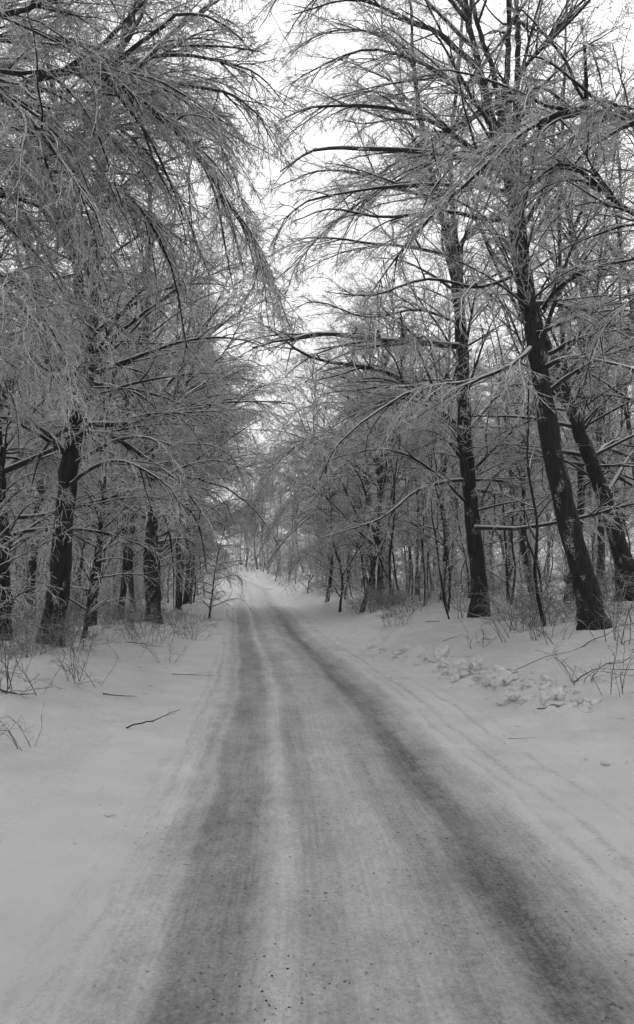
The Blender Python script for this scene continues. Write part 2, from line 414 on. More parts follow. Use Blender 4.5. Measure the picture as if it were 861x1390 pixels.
# --- right side
hero(11, 803, 15, [(797, 800, 15), (772, 710, 15), (748, 600, 15), (733, 500, 15), (716, 410, 15), (702, 320, 15), (692, 215, 15)], .25, .15,
     'large leaning dark beech standing nearest on the right snow bank, splitting into upright stems',
     stems_px=[([(692, 218, 15), (676, 195, 15), (655, 110, 15), (633, 10, 15), (618, -130, 15), (600, -300, 15)], .12, .03),
               ([(692, 225, 15), (684, 180, 15.2), (668, 95, 15.4), (642, 0, 15.5), (640, -150, 15.5)], .10, .03),
               ([(693, 220, 15), (683, 170, 14.8), (690, 75, 14.7), (692, -20, 14.6), (700, -220, 14.6)], .10, .03),
               ([(694, 225, 15), (700, 165, 15), (703, 60, 15.2), (703, -30, 15.2), (720, -250, 15)], .10, .03)],
     limbs_px=[([(676, 195, 15), (652, 207, 14.6), (605, 170, 14), (540, 147, 13.5), (430, 145, 13), (380, 165, 12.5)], .075),
               ([(690, 230, 15), (651, 224, 14.5), (600, 212, 14), (500, 202, 13), (430, 203, 12.5), (385, 230, 12)], .085),
               ([(645, 90, 15), (620, 68, 14.5), (592, 45, 14), (535, 20, 13), (480, 5, 12.5), (400, 25, 12)], .07),
               ([(640, 20, 15), (560, -60, 14.5), (460, -60, 14), (390, -20, 13.6), (350, 40, 13.4)], .05),
               ([(690, 260, 15), (640, 250, 14.2), (560, 250, 13.4), (470, 255, 12.8), (400, 270, 12.4), (365, 320, 12.2)], .05),
               ([(655, 110, 15), (620, 110, 14.5), (570, 85, 14), (500, 70, 13.5), (430, 95, 13), (390, 120, 12.8)], .05),
               ([(700, 300, 15), (660, 300, 14.5), (600, 290, 14), (520, 300, 13.5), (450, 290, 13), (395, 310, 12.5)], .055),
               ([(708, 370, 15), (650, 390, 14.6), (580, 380, 14.2), (500, 400, 13.8), (440, 395, 13.4)], .05),
               ([(636, 30, 15), (600, -10, 14.8), (540, -40, 14.4), (470, -30, 14), (420, 10, 13.6), (385, 60, 13.4)], .05),
               ([(640, 60, 15), (600, 20, 15.5), (560, -20, 16), (500, -60, 16)], .06),
               ([(722, 470, 15), (700, 490, 14.5), (640, 515, 14), (560, 530, 13.5), (470, 590, 13), (430, 650, 13)], .055),
               ([(738, 420, 15), (760, 392, 14.6), (800, 366, 14), (861, 350, 13), (930, 345, 12.5)], .07),
               ([(735, 500, 15), (775, 484, 14.5), (810, 487, 14), (861, 500, 13), (920, 520, 12)], .06),
               ([(745, 480, 15), (790, 458, 14.6), (861, 448, 14), (930, 460, 13)], .05),
               ([(700, 300, 15), (760, 215, 14.5), (720, 160, 14), (850, 250, 13)], .03)],
     limb_per_m=1.8, limb_t0=.38, l2m=3.1, l3m=6, l4m=8, l1=(2.5, 6), planar=.5, droop=.8)
hero(12, 852, 20, [(846, 760, 20), (826, 690, 19.8), (800, 620, 19.5), (772, 545, 19.3), (745, 480, 19), (718, 390, 19), (700, 280, 19), (690, 120, 19)], .27, .06,
     'bent dark beech on the bank at the right edge, curving behind the nearest leaning trunk',
     stems_px=[([(820, 680, 19.8), (806, 650, 19.9), (785, 590, 20.1), (768, 500, 20.5), (760, 350, 21), (765, 150, 21), (770, 0, 21)], .11, .03)],
     limb_per_m=2.3, limb_t0=.25, l2m=2.6, l3m=4.4, l4m=6, twig_r=.0075, droop=1.0)
hero(13, 650, 22, [(650, 790, 22), (641, 700, 22), (632, 600, 22), (628, 500, 22), (622, 400, 22), (610, 325, 22), (595, 265, 22)], .26, .16,
     'straight dark beech trunk left of the two leaning trunks, with long limbs over the road',
     stems_px=[([(596, 268, 22), (580, 215, 22), (567, 130, 22), (560, 60, 22), (555, -60, 22)], .13, .03),
               ([(622, 400, 22), (618, 330, 22.4), (612, 230, 22.8), (620, 120, 23), (630, 0, 23), (640, -100, 23)], .12, .03)],
     limbs_px=[([(628, 470, 22), (580, 467, 21), (530, 465, 20), (440, 454, 18), (390, 462, 17), (345, 472, 16)], .12),
               ([(632, 590, 22), (600, 560, 21.5), (560, 525, 20.5), (510, 500, 19.5), (430, 485, 18), (365, 440, 17)], .12),
               ([(600, 560, 22), (540, 540, 20), (480, 560, 19), (420, 600, 18.5)], .05),
               ([(634, 652, 22), (600, 655, 21.5), (560, 668, 21), (520, 700, 20.5), (475, 718, 20), (430, 730, 19.5)], .07),
               ([(640, 715, 22), (700, 715, 20), (780, 700, 18), (861, 678, 16.5), (940, 670, 15)], .075),
               ([(595, 270, 22), (560, 262, 21), (500, 240, 20), (430, 235, 19), (370, 260, 18)], .07),
               ([(590, 262, 22), (540, 250, 21), (470, 290, 20), (410, 350, 19), (390, 400, 18.5)], .06),
               ([(570, 160, 22), (530, 130, 21.5), (480, 130, 21), (420, 160, 20.5), (385, 200, 20)], .05),
               ([(563, 90, 22), (520, 50, 21.5), (460, 40, 21), (410, 60, 20.5), (375, 100, 20)], .05),
               ([(625, 440, 22), (570, 420, 21.5), (500, 430, 21), (430, 410, 20), (385, 430, 19.5)], .05),
               ([(640, 690, 22), (590, 640, 21.5), (530, 610, 21), (460, 620, 20.5), (400, 660, 20)], .05),
               ([(617, 350, 22), (560, 335, 21), (490, 330, 20), (420, 325, 19), (370, 350, 18)], .06)],
     limb_per_m=2.5, limb_t0=.28, l2m=3.3, l3m=5.6, l4m=7.5, twig_r=.0075, droop=.8)
hero(15, 505, 43, [(506, 780, 43), (503, 700, 43), (498, 620, 43), (500, 540, 43), (503, 470, 43)], .2, .05,
     'beech midway on the right bank whose long low limbs droop far over the road',
     limbs_px=[([(500, 640, 43), (455, 640, 42), (410, 665, 41), (375, 705, 40), (350, 760, 39.5)], .08),
               ([(503, 690, 43), (465, 685, 42), (425, 700, 41), (385, 735, 40), (362, 775, 39.5)], .07),
               ([(499, 600, 43), (440, 590, 42), (390, 615, 41), (360, 655, 40), (340, 710, 39.5)], .08),
               ([(505, 730, 43), (475, 725, 42), (440, 735, 41), (405, 762, 40), (388, 790, 39.5)], .06),
               ([(500, 560, 43), (450, 545, 42), (400, 560, 41), (370, 600, 40)], .07),
               ([(503, 700, 43), (530, 700, 41), (560, 720, 39), (585, 760, 38)], .06)],
     limb_per_m=2.2, limb_t0=.25, l2m=4, l3m=4.4, l4m=5, twig_r=.0105, droop=1.0, l2=(1, 3.4), l3=(.5, 1.6), flare=.5)
# drooping frosted limb hanging in from the right in front
hero(14, 1100, 9.5, [(1080, 600, 9.5), (1050, 300, 9.5), (1030, 100, 9.4), (1010, -200, 9.3), (990, -500, 9.3)], .2, .08,
     'beech rooted just beyond the right edge, its heavily frosted limb arching down',
     limbs_px=[([(1035, 160, 9.4), (930, 150, 9), (850, 160, 8.8), (790, 152, 8.6), (735, 168, 8.5), (690, 205, 8.4), (630, 262, 8.3), (570, 320, 8.2), (520, 390, 8.2)], .06),
               ([(1040, 260, 9.4), (930, 300, 9), (861, 285, 8.8), (810, 245, 8.7), (770, 220, 8.6), (730, 250, 8.5), (700, 300, 8.4)], .05),
               ([(1040, 330, 9.4), (940, 380, 9.2), (870, 400, 9.1), (820, 450, 9), (800, 520, 9)], .03)],
     auto=False, l2m=7, l3m=10, l4m=18, l2=(.5, 1.9), l3=(.2, .6), l4=(.05, .16), a4=55, droop=1.7, planar=.6, twig_r=.0052)
# --- left side
hero(21, 72, 15.5, [(80, 800, 15.5), (88, 700, 15.5), (96, 620, 15.5), (112, 545, 15.5), (122, 470, 15.6), (128, 380, 15.7), (135, 250, 15.8), (150, 120, 16), (185, 0, 16)], .245, .08,
     'thick dark trunk leaning slightly right, nearest on the left verge among bare brush',
     stems_px=[([(122, 470, 15.6), (108, 400, 15.3), (100, 300, 15.1), (90, 200, 15), (60, 60, 15)], .14, .04)],
     limbs_px=[([(100, 630, 15.5), (150, 600, 14.8), (190, 592, 14.3), (215, 603, 14), (240, 625, 14)], .05),
               ([(92, 660, 15.5), (130, 632, 14.5), (170, 625, 14), (225, 655, 13.8), (245, 690, 13.8)], .05)],
     limb_per_m=3.0, limb_t0=.3, l2m=3.2, l3m=5.0, l4m=8, l1=(2.5, 5.5), l2=(1,3.2), flare=.6, el0=8, droop=1.5, twig_r=.0075)
hero(22, 210, 25, [(208, 760, 25), (205, 680, 25), (202, 600, 25), (198, 500, 25), (200, 380, 25), (205, 250, 25)], .25, .07,
     'straight dark trunk second from the road on the left, rising clear of the brush',
     limbs_px=[([(204, 640, 25), (240, 655, 24), (270, 690, 23.5), (290, 720, 23)], .05)],
     limb_per_m=3.6, limb_t0=.25, flare=.6, el0=8, l2m=2.8, l3m=4.6, l4m=6, l1=(3, 6.5), droop=1.4, twig_r=.0095)
hero(23, 8, 17, [(6, 780, 17), (2, 680, 17), (-4, 580, 17), (-8, 400, 17), (-14, 200, 17), (-20, 0, 17)], .17, .06,
     'dark trunk cut by the left edge of the photo, left of the thick leaning trunk',
     limb_per_m=3.0, limb_t0=.15, l2m=3.2, l3m=5, l4m=7, droop=1.5, twig_r=.008)
# overhanging crown from a trunk outside the frame, upper left
hero(24, -330, 10.5, [(-320, 500, 10.5), (-300, 300, 10.5), (-280, 120, 10.4), (-260, -100, 10.3), (-240, -500, 10.3)], .3, .12,
     'big beech rooted beyond the left edge, its arching limbs hanging frosted twig curtains',
     limbs_px=[([(-280, 130, 10.4), (-150, 140, 10.2), (0, 126, 10), (60, 100, 9.9), (130, 95, 9.8), (200, 145, 9.8), (250, 195, 9.8), (300, 265, 9.9), (345, 340, 10), (365, 385, 10)], .09),
               ([(-270, 0, 10.4), (-100, 40, 9.4), (0, 125, 9), (60, 180, 8.8), (110, 250, 8.8), (140, 330, 8.8)], .07),
               ([(130, 97, 9.8), (160, 70, 10), (190, 25, 10.2), (205, -20, 10.4), (230, -90, 10.6)], .06),
               ([(180, 98, 9.8), (215, 60, 10.2), (250, 30, 10.6), (300, 0, 11), (360, -40, 11.5)], .05),
               ([(150, 90, 9.8), (220, 78, 10.4), (290, 85, 11), (350, 105, 11.5), (385, 150, 12)], .04),
               ([(190, 130, 9.8), (240, 118, 10.4), (300, 125, 11), (345, 155, 11.4), (370, 200, 11.6)], .04),
               ([(-260, -100, 10.4), (-100, -20, 9), (0, 22, 8.5), (50, 12, 8.4), (75, 0, 8.3), (120, -30, 8.2)], .06),
               ([(-250, 60, 10.4), (-120, 150, 11), (0, 210, 11.5), (100, 190, 12), (150, 170, 12.3), (230, 250, 12.5), (280, 380, 12.5)], .08),
               ([(-270, 250, 10.4), (-150, 260, 10.5), (0, 270, 11), (60, 290, 11), (110, 350, 11), (150, 450, 11)], .06),
               ([(-280, 200, 10.4), (-120, 215, 10.8), (0, 240, 11.2), (110, 232, 11.5), (190, 285, 11.6), (235, 380, 11.7), (255, 480, 11.7)], .06),
               ([(-285, 420, 10.5), (-120, 430, 10.9), (0, 465, 11.3), (80, 520, 11.5), (135, 620, 11.6)], .045),
               ([(-270, 60, 10.4), (-100, 50, 11.5), (100, 55, 12.5), (240, 120, 13), (310, 220, 13.2), (338, 330, 13.3)], .06),
               ([(-290, 350, 10.5), (-150, 330, 9.5), (0, 370, 9), (60, 420, 8.8), (120, 520, 8.7)], .04)],
     auto=False, l2m=5.3, l3m=9.5, l4m=15, l2=(1.0, 3.6), l3=(.25, .9), l4=(.05, .2), a4=55, droop=1.6, twig_r=.0056, planar=.7)

# --- prototypes for the wood
def proto(seed, h, r, wander, **opt):
    rng = np.random.RandomState(seed); n = 7
    pts = np.zeros((n, 3)); pts[:, 2] = np.linspace(0, h, n); pts[1:, :2] = np.cumsum(rng.normal(0, wander, (n - 1, 2)), 0)
    stems = [(pts, r, r * .15)]
    for k in range(opt.pop('forks', 0)):
        i = 2 + k % 3; a = rng.rand() * 6.28; b = pts[i]; s_ = rng.uniform(.9, 1.6); hh = h - b[2]
        stems.append(([b, b + [s_ * .5 * math.cos(a), s_ * .5 * math.sin(a), hh * .2], b + [s_ * 1.1 * math.cos(a), s_ * 1.1 * math.sin(a), hh * .55], b + [s_ * 2 * math.cos(a), s_ * 2 * math.sin(a), hh * rng.uniform(.8, 1)]], r * .55, r * .1))
    return make_parts(rng, stems, [], opt)
TALL = [proto(101 + k, 17 + k, .12 + .02 * k, .28, forks=2 + k % 2, flare=.4, limb_per_m=2.1, limb_t0=.15, l1=(2.5, 5.5), l2m=2.5, l3m=3.6, l4m=4.5, l3=(.5, 1.5), l4=(.2, .6), twig_r=.0115, droop=1.1) for k in range(4)]
ROADSIDE = [proto(151 + k, 16 + 1.5 * k, .13 + .02 * k, .3, forks=2, flare=.5, azim=(0, 62), limb_per_m=2.5, limb_t0=.12, l1=(3.5, 7.5), l2=(.8, 3.4), l2m=2.6, l3m=3.8, l4m=4.5, l3=(.5, 1.5), l4=(.2, .6), twig_r=.0115, droop=1.4, up=.6) for k in range(3)]
YOUNG = [proto(201 + k, 7 + 1.5 * k, .055, .22, limb_per_m=6.5, limb_t0=.06, l1=(1.2, 3.4), l2m=3.2, l3m=4.4, l4m=5, l2=(.5, 1.4), l3=(.3, .7), l4=(.12, .3), twig_r=.009, droop=1.6, up=.3) for k in range(3)]

SAPLING = [proto(231 + k, 6 + 1.6 * k, .04 + .008 * k, .16, flare=.2, limb_per_m=3.2, limb_t0=.22, l1=(.7, 2.2), l2m=2.6, l3m=4, l4m=4, l2=(.3, .9), l3=(.2, .6), l4=(.1, .3), twig_r=.0075, droop=.8, up=.6) for k in range(3)]
TREES = []                                  # (x, y) already taken
for e in [o for o in COL.objects if o.type == 'EMPTY']: TREES.append((e.location.x, e.location.y))
rng = np.random.RandomState(77)
def free(x, y, d): return all((x - a) ** 2 + (y - b) ** 2 > d * d for a, b in TREES)
def put(px, Y, kind, label, group=None, rot=None, sc=1, lean=(0, 0), name='beech_tree'):
    x = unproject(px, HOR, Y)[0]; TREES.append((x, Y))
    return plant(name, (x, Y, gz(x, Y) - .05), kind, label, 'tree', group, rng.rand() * 6.28 if rot is None else rot, sc, lean)
# single trees the photo shows apart
put(490, 34, TALL[0], 'slim dark trunk beside the road midway along the right bank', sc=.85)
put(461, 37, YOUNG[2], 'short dark stem just left of the slim trunk on the right bank', sc=1.1)
put(285, 33, YOUNG[1], 'small leaning tree at the left edge of the road near the bend', lean=(0, .24), sc=.72, rot=0)
put(165, 29, TALL[1], 'dark trunk standing behind and left of the straight left trunk', sc=.9)
put(182, 34, TALL[2], 'second dark trunk close behind the straight left trunk', sc=.85)
put(243, 38, TALL[3], 'grey trunk right of the straight left trunk', sc=.8)
put(258, 46, TALL[0], 'thinner grey trunk near the left roadside before the bend', sc=.85)
put(128, 24, TALL[2], 'slim trunk between the thick leaning trunk and the straight one', sc=.75)
put(40, 27, TALL[3], 'grey trunk seen through brush left of the thick leaning trunk', sc=.9)
put(722, 30, TALL[1], 'dark trunk behind the gap between straight and leaning right trunks', sc=.85)
put(600, 33, TALL[2], 'grey trunk just left of and behind the straight right beech', sc=.8)
put(816, 33, TALL[3], 'trunk framed between the leaning beech and the bent one', sc=.95)
put(565, 40, TALL[0], 'slim grey trunk further back on the right bank', sc=.85)
put(770, 25, TALL[1], 'slender tree rising between the leaning right trunk and the bent one', sc=1.05)
put(900, 23, TALL[2], 'slender tree at the right photo edge behind the bent beech', sc=1.0)
put(905, 31, TALL[0], 'frosted tree filling the upper right corner behind the others', sc=1.2)
put(690, 27, YOUNG[2], 'sapling just left of the leaning right trunk on the bank', sc=1.0)
put(-25, 13.5, YOUNG[1], 'young beech at the left photo edge reaching twigs across the thick trunk', sc=.75, name='young_beech')
put(350, 120, TALL[1], 'frosted tree standing straight ahead at the bend of the road', sc=1.0)

def scatter(n, ymin, ymax, omin, omax, sidew, dmin, kinds, label, group, name, smin, smax):
    k = 0; tries = 0
    while k < n and tries < n * 60:
        tries += 1
        y = ymin + (ymax - ymin) * rng.rand() ** .8; o = sidew * (omin + (omax - omin) * rng.rand() ** 1.2); o += sidew * 2.5 * (y > 52 and kinds is TALL); x = o + float(cx(y))
        if abs(x) > .46 * y + 4 or not free(x, y, dmin): continue
        TREES.append((x, y)); k += 1
        plant(name, (x, y, gz(x, y) - .05), kinds[rng.randint(len(kinds))], label, 'tree', group, rng.rand() * 6.28, smin + (smax - smin) * rng.rand(), (rng.normal(0, .03), rng.normal(0, .03)))
def road_row(sd, ys_, label, group):
    for y in ys_:
        y = y + rng.uniform(-1, 1); o = sd * ((4.6 if y < 55 else 8.8) if sd > 0 else (4.4 if y < 50 else 10.5)) + sd * rng.uniform(0, 1.4); x = o + float(cx(y))
        if not free(x, y, 1.2): continue
        TREES.append((x, y)); slope = math.atan2(float(cx(y + 1) - cx(y - 1)), 2)
        plant('beech_tree', (x, y, gz(x, y) - .05), (ROADSIDE if y < 55 else TALL)[rng.randint(3)], label, 'tree', group, (math.pi if sd > 0 else 0) - slope + rng.uniform(-.5, .5), rng.uniform(.8, 1.05), (0, rng.uniform(-.02, .06) * -sd))
road_row(1, [37, 43, 50, 59, 65, 71, 78, 85, 92, 99, 107, 118, 130], 'roadside beech on the right arching its drooping frosted limbs over the road', 'beeches arching over the road from the right')
road_row(-1, [29, 36, 42, 49, 62, 69, 76, 83, 91, 99, 108, 118, 130], 'roadside beech on the left arching its drooping frosted limbs over the road', 'beeches arching over the road from the left')
scatter(48, 19, 60, 5.2, 26, -1, .9, SAPLING, 'slim upright sapling with frosted twigs in the left wood', 'slim saplings in the left wood', 'sapling', .7, 1.2)
scatter(84, 17, 52, 5.4, 24, 1, .8, SAPLING, 'slim upright sapling with frosted twigs in the right wood', 'slim saplings in the right wood', 'sapling', .7, 1.2)
scatter(46, 24, 75, 6.5, 40, -1, 2.6, TALL, 'tall frosted beech in the dense wood left of the road', 'tall beeches in the left wood', 'beech_tree', .75, 1.05)
scatter(48, 27, 75, 6.5, 40, 1, 2.6, TALL, 'tall frosted beech in the dense wood right of the road', 'tall beeches in the right wood', 'beech_tree', .7, 1.05)
scatter(36, 16, 70, 4.4, 34, -1, 1.5, YOUNG, 'young frosted beech with low drooping twigs in the left wood', 'young beeches in the left wood', 'young_beech', .6, 1.1)
scatter(40, 19, 70, 5.4, 36, 1, 1.5, YOUNG, 'young frosted beech with low drooping twigs in the right wood', 'young beeches in the right wood', 'young_beech', .55, 1.0)
scatter(26, 75, 150, 9, 60, -1, 3.5, TALL, 'distant frosted beech on the left beyond the bright stretch of road', 'distant beeches on the left', 'beech_tree', .8, 1.1)
scatter(28, 75, 150, 8, 80, 1, 3.5, TALL, 'distant frosted beech on the right beyond the bright stretch of road', 'distant beeches on the right', 'beech_tree', .8, 1.1)

scatter(26, 62, 125, 7.0, 18, -1, 1.2, YOUNG, 'young frosted beech beyond the crest on the left of the road', 'young beeches beyond the crest, left', 'young_beech', .5, .95)
scatter(60, 56, 125, 3.7, 14, 1, 1.0, YOUNG + SAPLING[2:], 'young frosted beech beyond the crest on the right of the road', 'young beeches beyond the crest, right', 'young_beech', .5, .95)
rng = np.random.RandomState(505); k = 0
for q in range(4000):
    if k >= 80: break
    y = rng.uniform(118, 165); x = y * rng.uniform(-.27, .10)
    if abs(x - float(cx(y))) < 4 or not free(x, y, 1.7): continue
    TREES.append((x, y)); k += 1
    plant('beech_tree', (x, y, gz(x, y) - .05), (TALL[:2] + YOUNG + YOUNG)[rng.randint(8)], 'pale frosted tree closing the view where the road bends away', 'tree', 'trees closing the view at the bend', rng.rand() * 6.28, rng.uniform(.5, .8))
# trees of the same wood standing beside and behind the camera; they shade the foreground
for k, (x, y) in enumerate([(-9.5, 2), (9.5, 3), (-4.8, -4.5), (5.0, -4.6), (-4.6, -8.5), (4.8, -9), (5.8, -5), (-6.5, -11), (6, -12), (-10, -1), (10, -2), (-5.5, -18), (5, -19), (-12, -8), (12, -9), (-11, 14), (12, 13), (0, -26)]):
    TREES.append((x, y)); kd = (ROADSIDE if k % 2 == 0 else TALL)[k % 3]
    plant('beech_tree', (x, y, gz(x, y) - .05), kd, 'beech of the same wood rooted outside the photo beside the camera', 'tree', 'beeches around the camera', (math.pi if x > 0 else 0) + rng.uniform(-.5, .5), 1.0)

# ------------------------------------------------------------------ brush, sticks, snow clumps
def hit(px, py):
    """where the pixel's ray meets the ground"""
    a, b = 2.0, 160.0
    f = lambda Y: (lambda p: p[2] - gz(p[0], p[1]))(unproject(px, py, Y))
    Y = a
    while Y < b and f(Y) > 0: Y += .1
    p = unproject(px, py, Y - .05); return np.array((p[0], p[1], gz(p[0], p[1])))

def bush_mesh(seed, n, h, spread, tw=.0032):
    r = np.random.RandomState(seed); a = r.rand(n) * 6.28; q = spread * .35 * r.rand(n) ** .5
    P0 = np.stack([q * np.cos(a), q * np.sin(a), np.full(n, -.06)], -1); el = r.uniform(.9, 1.5, n); a2 = a + r.normal(0, .8, n)
    D = np.stack([np.cos(a2) * np.cos(el), np.sin(a2) * np.cos(el), np.sin(el)], -1); L = h * r.uniform(.45, 1.1, n)
    S = grow(r, P0, D, L, 10, .17, -.01, .09); SR = taper(r.uniform(.004, .009, n), 10, .4)
    p, d, l, rr = kids(r, S, SR, 9, .12, 50, .45, .12, .6, .5, .7, tw); B = grow(r, p, d, l, 5, .2, .0, .08); BR = taper(rr, 5, .5)
    p, d, l, rr = kids(r, B, BR, 9, .1, 45, .5, .05, .2, .5, .8, tw * .8); C = grow(r, p, d, l, 2, .12, .0, .05); CR = taper(rr, 2, .6)
    st = mesh_from('stems', *cat_tubes([(S, SR, 5)])); st.materials.append(M_LIMB if h > 2 else M_BRUSH)
    t_ = mesh_from('crown', *cat_tubes([(B, BR, 3), (C, CR, 3)])); t_.materials.append(M_TWIG if h > 2 else M_BRUSH)
    return st, t_
BUSH = [bush_mesh(301, 12, 1.2, 1.2), bush_mesh(302, 7, .8, .8), bush_mesh(303, 16, 1.6, 1.8, .0045), bush_mesh(304, 4, 1.0, .4), bush_mesh(305, 7, 3.4, 2.2, .0055), bush_mesh(306, 5, 2.6, 1.6, .005)]
def bush(x, y, k, sc, label, group=None):
    e = bpy.data.objects.new('bare_bush', None); COL.objects.link(e); e.location = (x, y, gz(x, y)); e.scale = (sc,) * 3; e.rotation_euler = (0, 0, rng.rand() * 6.28)
    tag(e, label, 'bush', group); link('stems', BUSH[k][0], e); link('crown', BUSH[k][1], e)
for px, py, k, sc, lb in [(38, 1015, 3, .75, 'sparse upright shoots in open snow at the left edge of the photo'),
                          (110, 925, 0, .8, 'leafless bush in front of the thick leaning left trunk'),
                          (225, 900, 3, 1.0, 'thin shoots between the thick trunk and the road on the left'),
                          (205, 870, 2, .9, 'dense bare bush at the foot of the straight left trunk'),
                          (262, 868, 2, .8, 'low rounded bush leaning towards the left road edge'),
                          (15, 935, 0, 1.0, 'bare bush at the left photo edge below the cut trunk'),
                          (690, 868, 3, 1.5, 'tall thin shoots just left of the leaning right trunk'),
                          (790, 925, 1, .9, 'small bush in the snow below the leaning right trunk'),
                          (845, 940, 0, .8, 'bare bush at the right photo edge above the snow clumps'),
                          (640, 880, 1, 1.0, 'low bush on the bank above the ridge of snow clumps'),
                          (535, 850, 2, .7, 'bush beside the slim trunk midway along the right bank'),
                          (760, 870, 1, 1.2, 'bush touching the foot of the leaning right trunk')]:
    p = hit(px, py); bush(p[0], p[1], k, sc, lb)
for n, ymin, ymax, omin, omax, sd, lb, gp in [(76, 13, 34, 3.3, 9, -1, 'leafless brush growing through the snow of the left verge', 'brush along the left verge'),
                                          (54, 13, 38, 4.2, 11, 1, 'leafless brush growing through the snow of the right bank', 'brush on the right bank'),
                                          (36, 19, 60, 6.0, 24, -1, 'man-high thicket of thin bare stems in the left wood', 'thickets in the left wood'),
                                          (48, 17, 60, 6.2, 26, 1, 'man-high thicket of thin bare stems in the right wood', 'thickets in the right wood')]:
    k = 0; szf = .75 if gp == 'brush along the left verge' else 1; kk = [4, 5] if 'thicket' in gp else [0, 2, 2, 1]
    while k < n:
        y = rng.uniform(ymin, ymax); o = sd * rng.uniform(omin, omax); x = o + float(cx(y))
        if abs(x) > .45 * y + 1: continue
        if not free(x, y, .5): continue
        bush(x, y, kk[rng.randint(len(kk))], szf * rng.uniform(.7, 1.35), lb, gp); k += 1

M_STICK = bark_mat('dead_wood', .015, .05, .55, .9, .02)
def stick(px, py, L, ang, r0, label, seed, rise=.02, nb=3):
    r = np.random.RandomState(seed); p = hit(px, py); a = math.radians(ang)
    n = 12; t = np.linspace(0, 1, n + 1); q = np.stack([np.cos(a) * L * t, np.sin(a) * L * t, 0 * t], -1); q[:, :2] += np.cumsum(r.normal(0, L * .012, (n + 1, 2)) * np.where(r.rand(n + 1, 1) < .3, 4.5, 1), 0)
    q[:, 2] = np.array([gz(p[0] + u[0], p[1] + u[1]) for u in q]) - p[2] + r0 * .3 + rise * t + .01
    P = q[None]; RR = taper(np.array([r0]), n, .3)
    b = [(P, RR, 7)]
    if nb:
        s_, d, l, rr = kids(r, P, RR, nb / L, .25, 38, .5, .08, L * .6, .25, .6, r0 * .42); d[:, 2] = np.abs(d[:, 2]) * .5; C = grow(r, s_, d, l, 5, .08, .0, .02); b.append((C, taper(rr, 5, .4), 5))
    me = mesh_from('fallen_stick', *cat_tubes(b)); o = link('fallen_stick', me, None, M_STICK); o.location = p; tag(o, label, 'stick')
stick(166, 990, .6, 50, .013, 'forked dark stick lying alone in the open snow left of the road', 1, .2, 6)
stick(141, 943, .5, 5, .012, 'short straight stick lying above the forked one on the left snow', 2, .02, 1)
stick(0, 938, .45, -12, .02, 'thick dark stick end poking in at the left photo edge', 3, .03, 0)
stick(170, 872, .9, -8, .014, 'long stick lying flat in brush at the foot of the left trunks', 4, .04, 2)
stick(232, 915, .8, 20, .007, 'thin twig lying on snow nearer the left road edge', 5, .02, 3)
stick(578, 845, 1.3, -60, .014, 'long stick leaning out of the bank left of the right trunks', 6, .08, 1)
stick(728, 962, .35, -15, .007, 'small curved twig lying on the right road shoulder', 7, .02, 1)
stick(675, 918, 2.0, 8, .012, 'long low branch lying across the snow clumps on the right', 8, .16, 5)
stick(780, 925, 1.5, 20, .012, 'branch rising from the bank toward the right photo edge', 9, .30, 5)
stick(790, 880, 1.6, 12, .012, 'upper fallen branch at the foot of the leaning right trunk', 10, .25, 5)
stick(600, 872, .6, 30, .009, 'twig stuck in snow right of the ridge of clumps beginning', 11, .12, 3)
stick(690, 1003, .3, 10, .004, 'tiny twig beside the wheel marks on the right shoulder', 12, .01, 0)

def clump_mesh(seed, sub=4):
    import bmesh
    r = np.random.RandomState(seed); bm = bmesh.new(); bmesh.ops.create_icosphere(bm, subdivisions=sub, radius=1)
    off = r.rand(3) * 50; V = np.array([v.co[:] for v in bm.verts])
    # flatten facets as of broken crust, then roughen
    for k in range(13):
        nrm = norm(r.normal(0, 1, 3)); h = r.uniform(.42, .8); dd = V @ nrm; V = V - np.outer(np.maximum(dd - h, 0), nrm) * .97
    V = V * (1 + .30 * fbm(V[:, 0] * 1.6 + off[0], V[:, 1] * 1.6 + V[:, 2] * 1.3 + off[1], 2) + .20 * fbm(V[:, 0] * 6 + V[:, 2] * 4, V[:, 1] * 6 + off[2] - V[:, 2] * 3, 3))[:, None] * np.array([1.15, .9, .75])
    for v, c in zip(bm.verts, V): v.co = c
    me = bpy.data.meshes.new('snow_clump'); bm.to_mesh(me); bm.free(); me.polygons.foreach_set('use_smooth', [True] * len(me.polygons)); me.materials.append(M_CHUNK)
    return me
CL = [clump_mesh(400 + k) for k in range(7)]
def clump(x, y, r_, label, group=None, sink=.35):
    o = link('snow_clump', CL[rng.randint(7)]); o.location = (x, y, gz(x, y) + r_ * (.75 - sink) - .02); o.scale = (r_ * rng.uniform(.8, 1.3), r_ * rng.uniform(.8, 1.2), r_ * rng.uniform(.7, 1.1))
    o.rotation_euler = (rng.normal(0, .3), rng.normal(0, .3), rng.rand() * 6.28); tag(o, label, 'snow clump', group)
for px, py, r_, lb in [(600, 893, .25, 'big rounded snow clump near the far start of the right ridge'), (648, 905, .22, 'second big snow clump in the right ridge'),
                       (703, 933, .13, 'greyish snow clump at the road side of the right ridge'), (755, 940, .12, 'snow clump at the near end of the right ridge'),
                       (236, 1038, .035, 'small round snow ball lying alone left of the road'), (150, 1108, .05, 'flat lump on the smooth left shoulder')]:
    p = hit(px, py); clump(p[0], p[1], r_, lb)
for k in range(190):
    t = rng.rand(); px = 505 + 300 * t ** .9 + rng.normal(0, 9); py = 882 + 74 * t + rng.normal(0, 4 + 5 * t); p = hit(px, py)
    clump(p[0] + rng.normal(0, .08), p[1], rng.uniform(.22, .52) ** 2.3 * .75, 'broken chunk of crusted snow in the ridge along the right road edge', 'snow chunks along the right edge', .55)
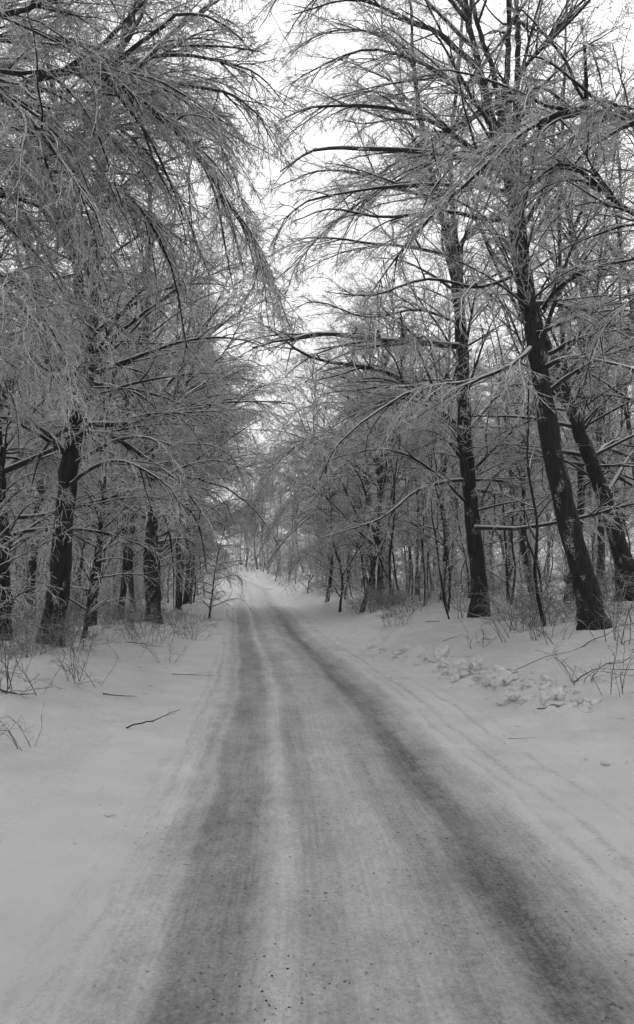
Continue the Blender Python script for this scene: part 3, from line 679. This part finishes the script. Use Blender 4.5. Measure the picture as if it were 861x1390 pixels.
for k in range(40):
    px = rng.uniform(470, 861); py = 870 + (px - 470) * .34 + rng.uniform(-5, 60); p = hit(px, py)
    clump(p[0], p[1], rng.uniform(.015, .05), 'small snow crumb scattered on the right road shoulder', 'snow crumbs on the right shoulder', .3)

# dirt and bark crumbs lying on the driven snow, far too many to count
_g = np.random.RandomState(31); n = 11000
gy = 2.6 + 20 * _g.rand(n) ** 1.9; go = np.where(_g.rand(n) < .45, _g.normal(.75, .3, n), np.where(_g.rand(n) < .7, _g.normal(-.6, .32, n), _g.uniform(-1.8, 2.6, n)))
cl_ = fbm(go * 2.2, gy * .9, 3); keep = cl_ > _g.uniform(-.15, .55, n); gy, go = gy[keep], go[keep]; n = len(gy); gx = go + cx(gy)
sz = .0014 + .0042 * _g.rand(n) ** 5
base = norm(np.array([(1, 0, 0), (-1, 0, 0), (0, 1, 0), (0, -1, 0), (0, 0, 1), (0, 0, -1.)])); tri = np.array([(0, 2, 4), (2, 1, 4), (1, 3, 4), (3, 0, 4), (2, 0, 5), (1, 2, 5), (3, 1, 5), (0, 3, 5)])
V = base[None] * sz[:, None, None] * (1 + _g.normal(0, .35, (n, 6, 1))) * np.array([1.3, 1.3, .7]) + np.stack([gx, gy, rz(go, gx, gy) + .001], -1)[:, None]
Q = (tri[None] + 6 * np.arange(n)[:, None, None]).reshape(-1, 3)
M_GRIT, t, b = mat_new('dark_crumbs'); b.inputs['Base Color'].default_value = grey(.07); b.inputs['Roughness'].default_value = .9
tag(link('road_grit', mesh_from('road_grit', V.reshape(-1, 3), Q, smooth=False), None, M_GRIT), 'dark crumbs of dirt strewn over the wheel tracks', 'grit', kind='stuff')

# broken twig ends and bark scattered over the verges
n = 260; ly = _g.uniform(5, 26, n); lo_ = np.where(_g.rand(n) < .5, _g.uniform(-7, -1.6, n), _g.uniform(1.9, 7, n)); lx = lo_ + cx(ly); an = _g.rand(n) * 6.28
L_ = _g.uniform(.02, .14, n); P0 = np.stack([lx, ly, ground(lx, ly) + .006], -1); D_ = np.stack([np.cos(an), np.sin(an), 0 * an], -1)
PL = grow(_g, P0, D_, L_, 4, .2, 0, 0); PL[:, :, 2] = ground(PL[:, :, 0], PL[:, :, 1]) + .004
tag(link('twig_litter', mesh_from('twig_litter', *tube_arrays(PL, taper(_g.uniform(.002, .0045, n), 4, .5), 4)), None, M_STICK), 'tiny broken twig ends strewn over the snowy verges', 'litter', kind='stuff')

# ------------------------------------------------------------------ winter haze
HAZE = .0012
me = mesh_from('haze', [(sx * 310 - 20 * 0, -32 if sy < 0 else 392, -1.8 if sz < 0 else 34) for sx in (-1, 1) for sy in (-1, 1) for sz in (-1, 1)],
               [(0, 1, 3, 2), (4, 6, 7, 5), (0, 4, 5, 1), (2, 3, 7, 6), (0, 2, 6, 4), (1, 5, 7, 3)], smooth=False)
hm = bpy.data.materials.new('haze_air'); hm.use_nodes = True; t = hm.node_tree; t.nodes.clear()
v = nn(t, 'ShaderNodeVolumePrincipled'); v.inputs['Density'].default_value = HAZE; v.inputs['Color'].default_value = grey(.95); v.inputs['Anisotropy'].default_value = .2
oo = nn(t, 'ShaderNodeOutputMaterial'); t.links.new(v.outputs[0], oo.inputs['Volume'])
if HAZE: tag(link('haze', me, None, hm), kind='stuff')
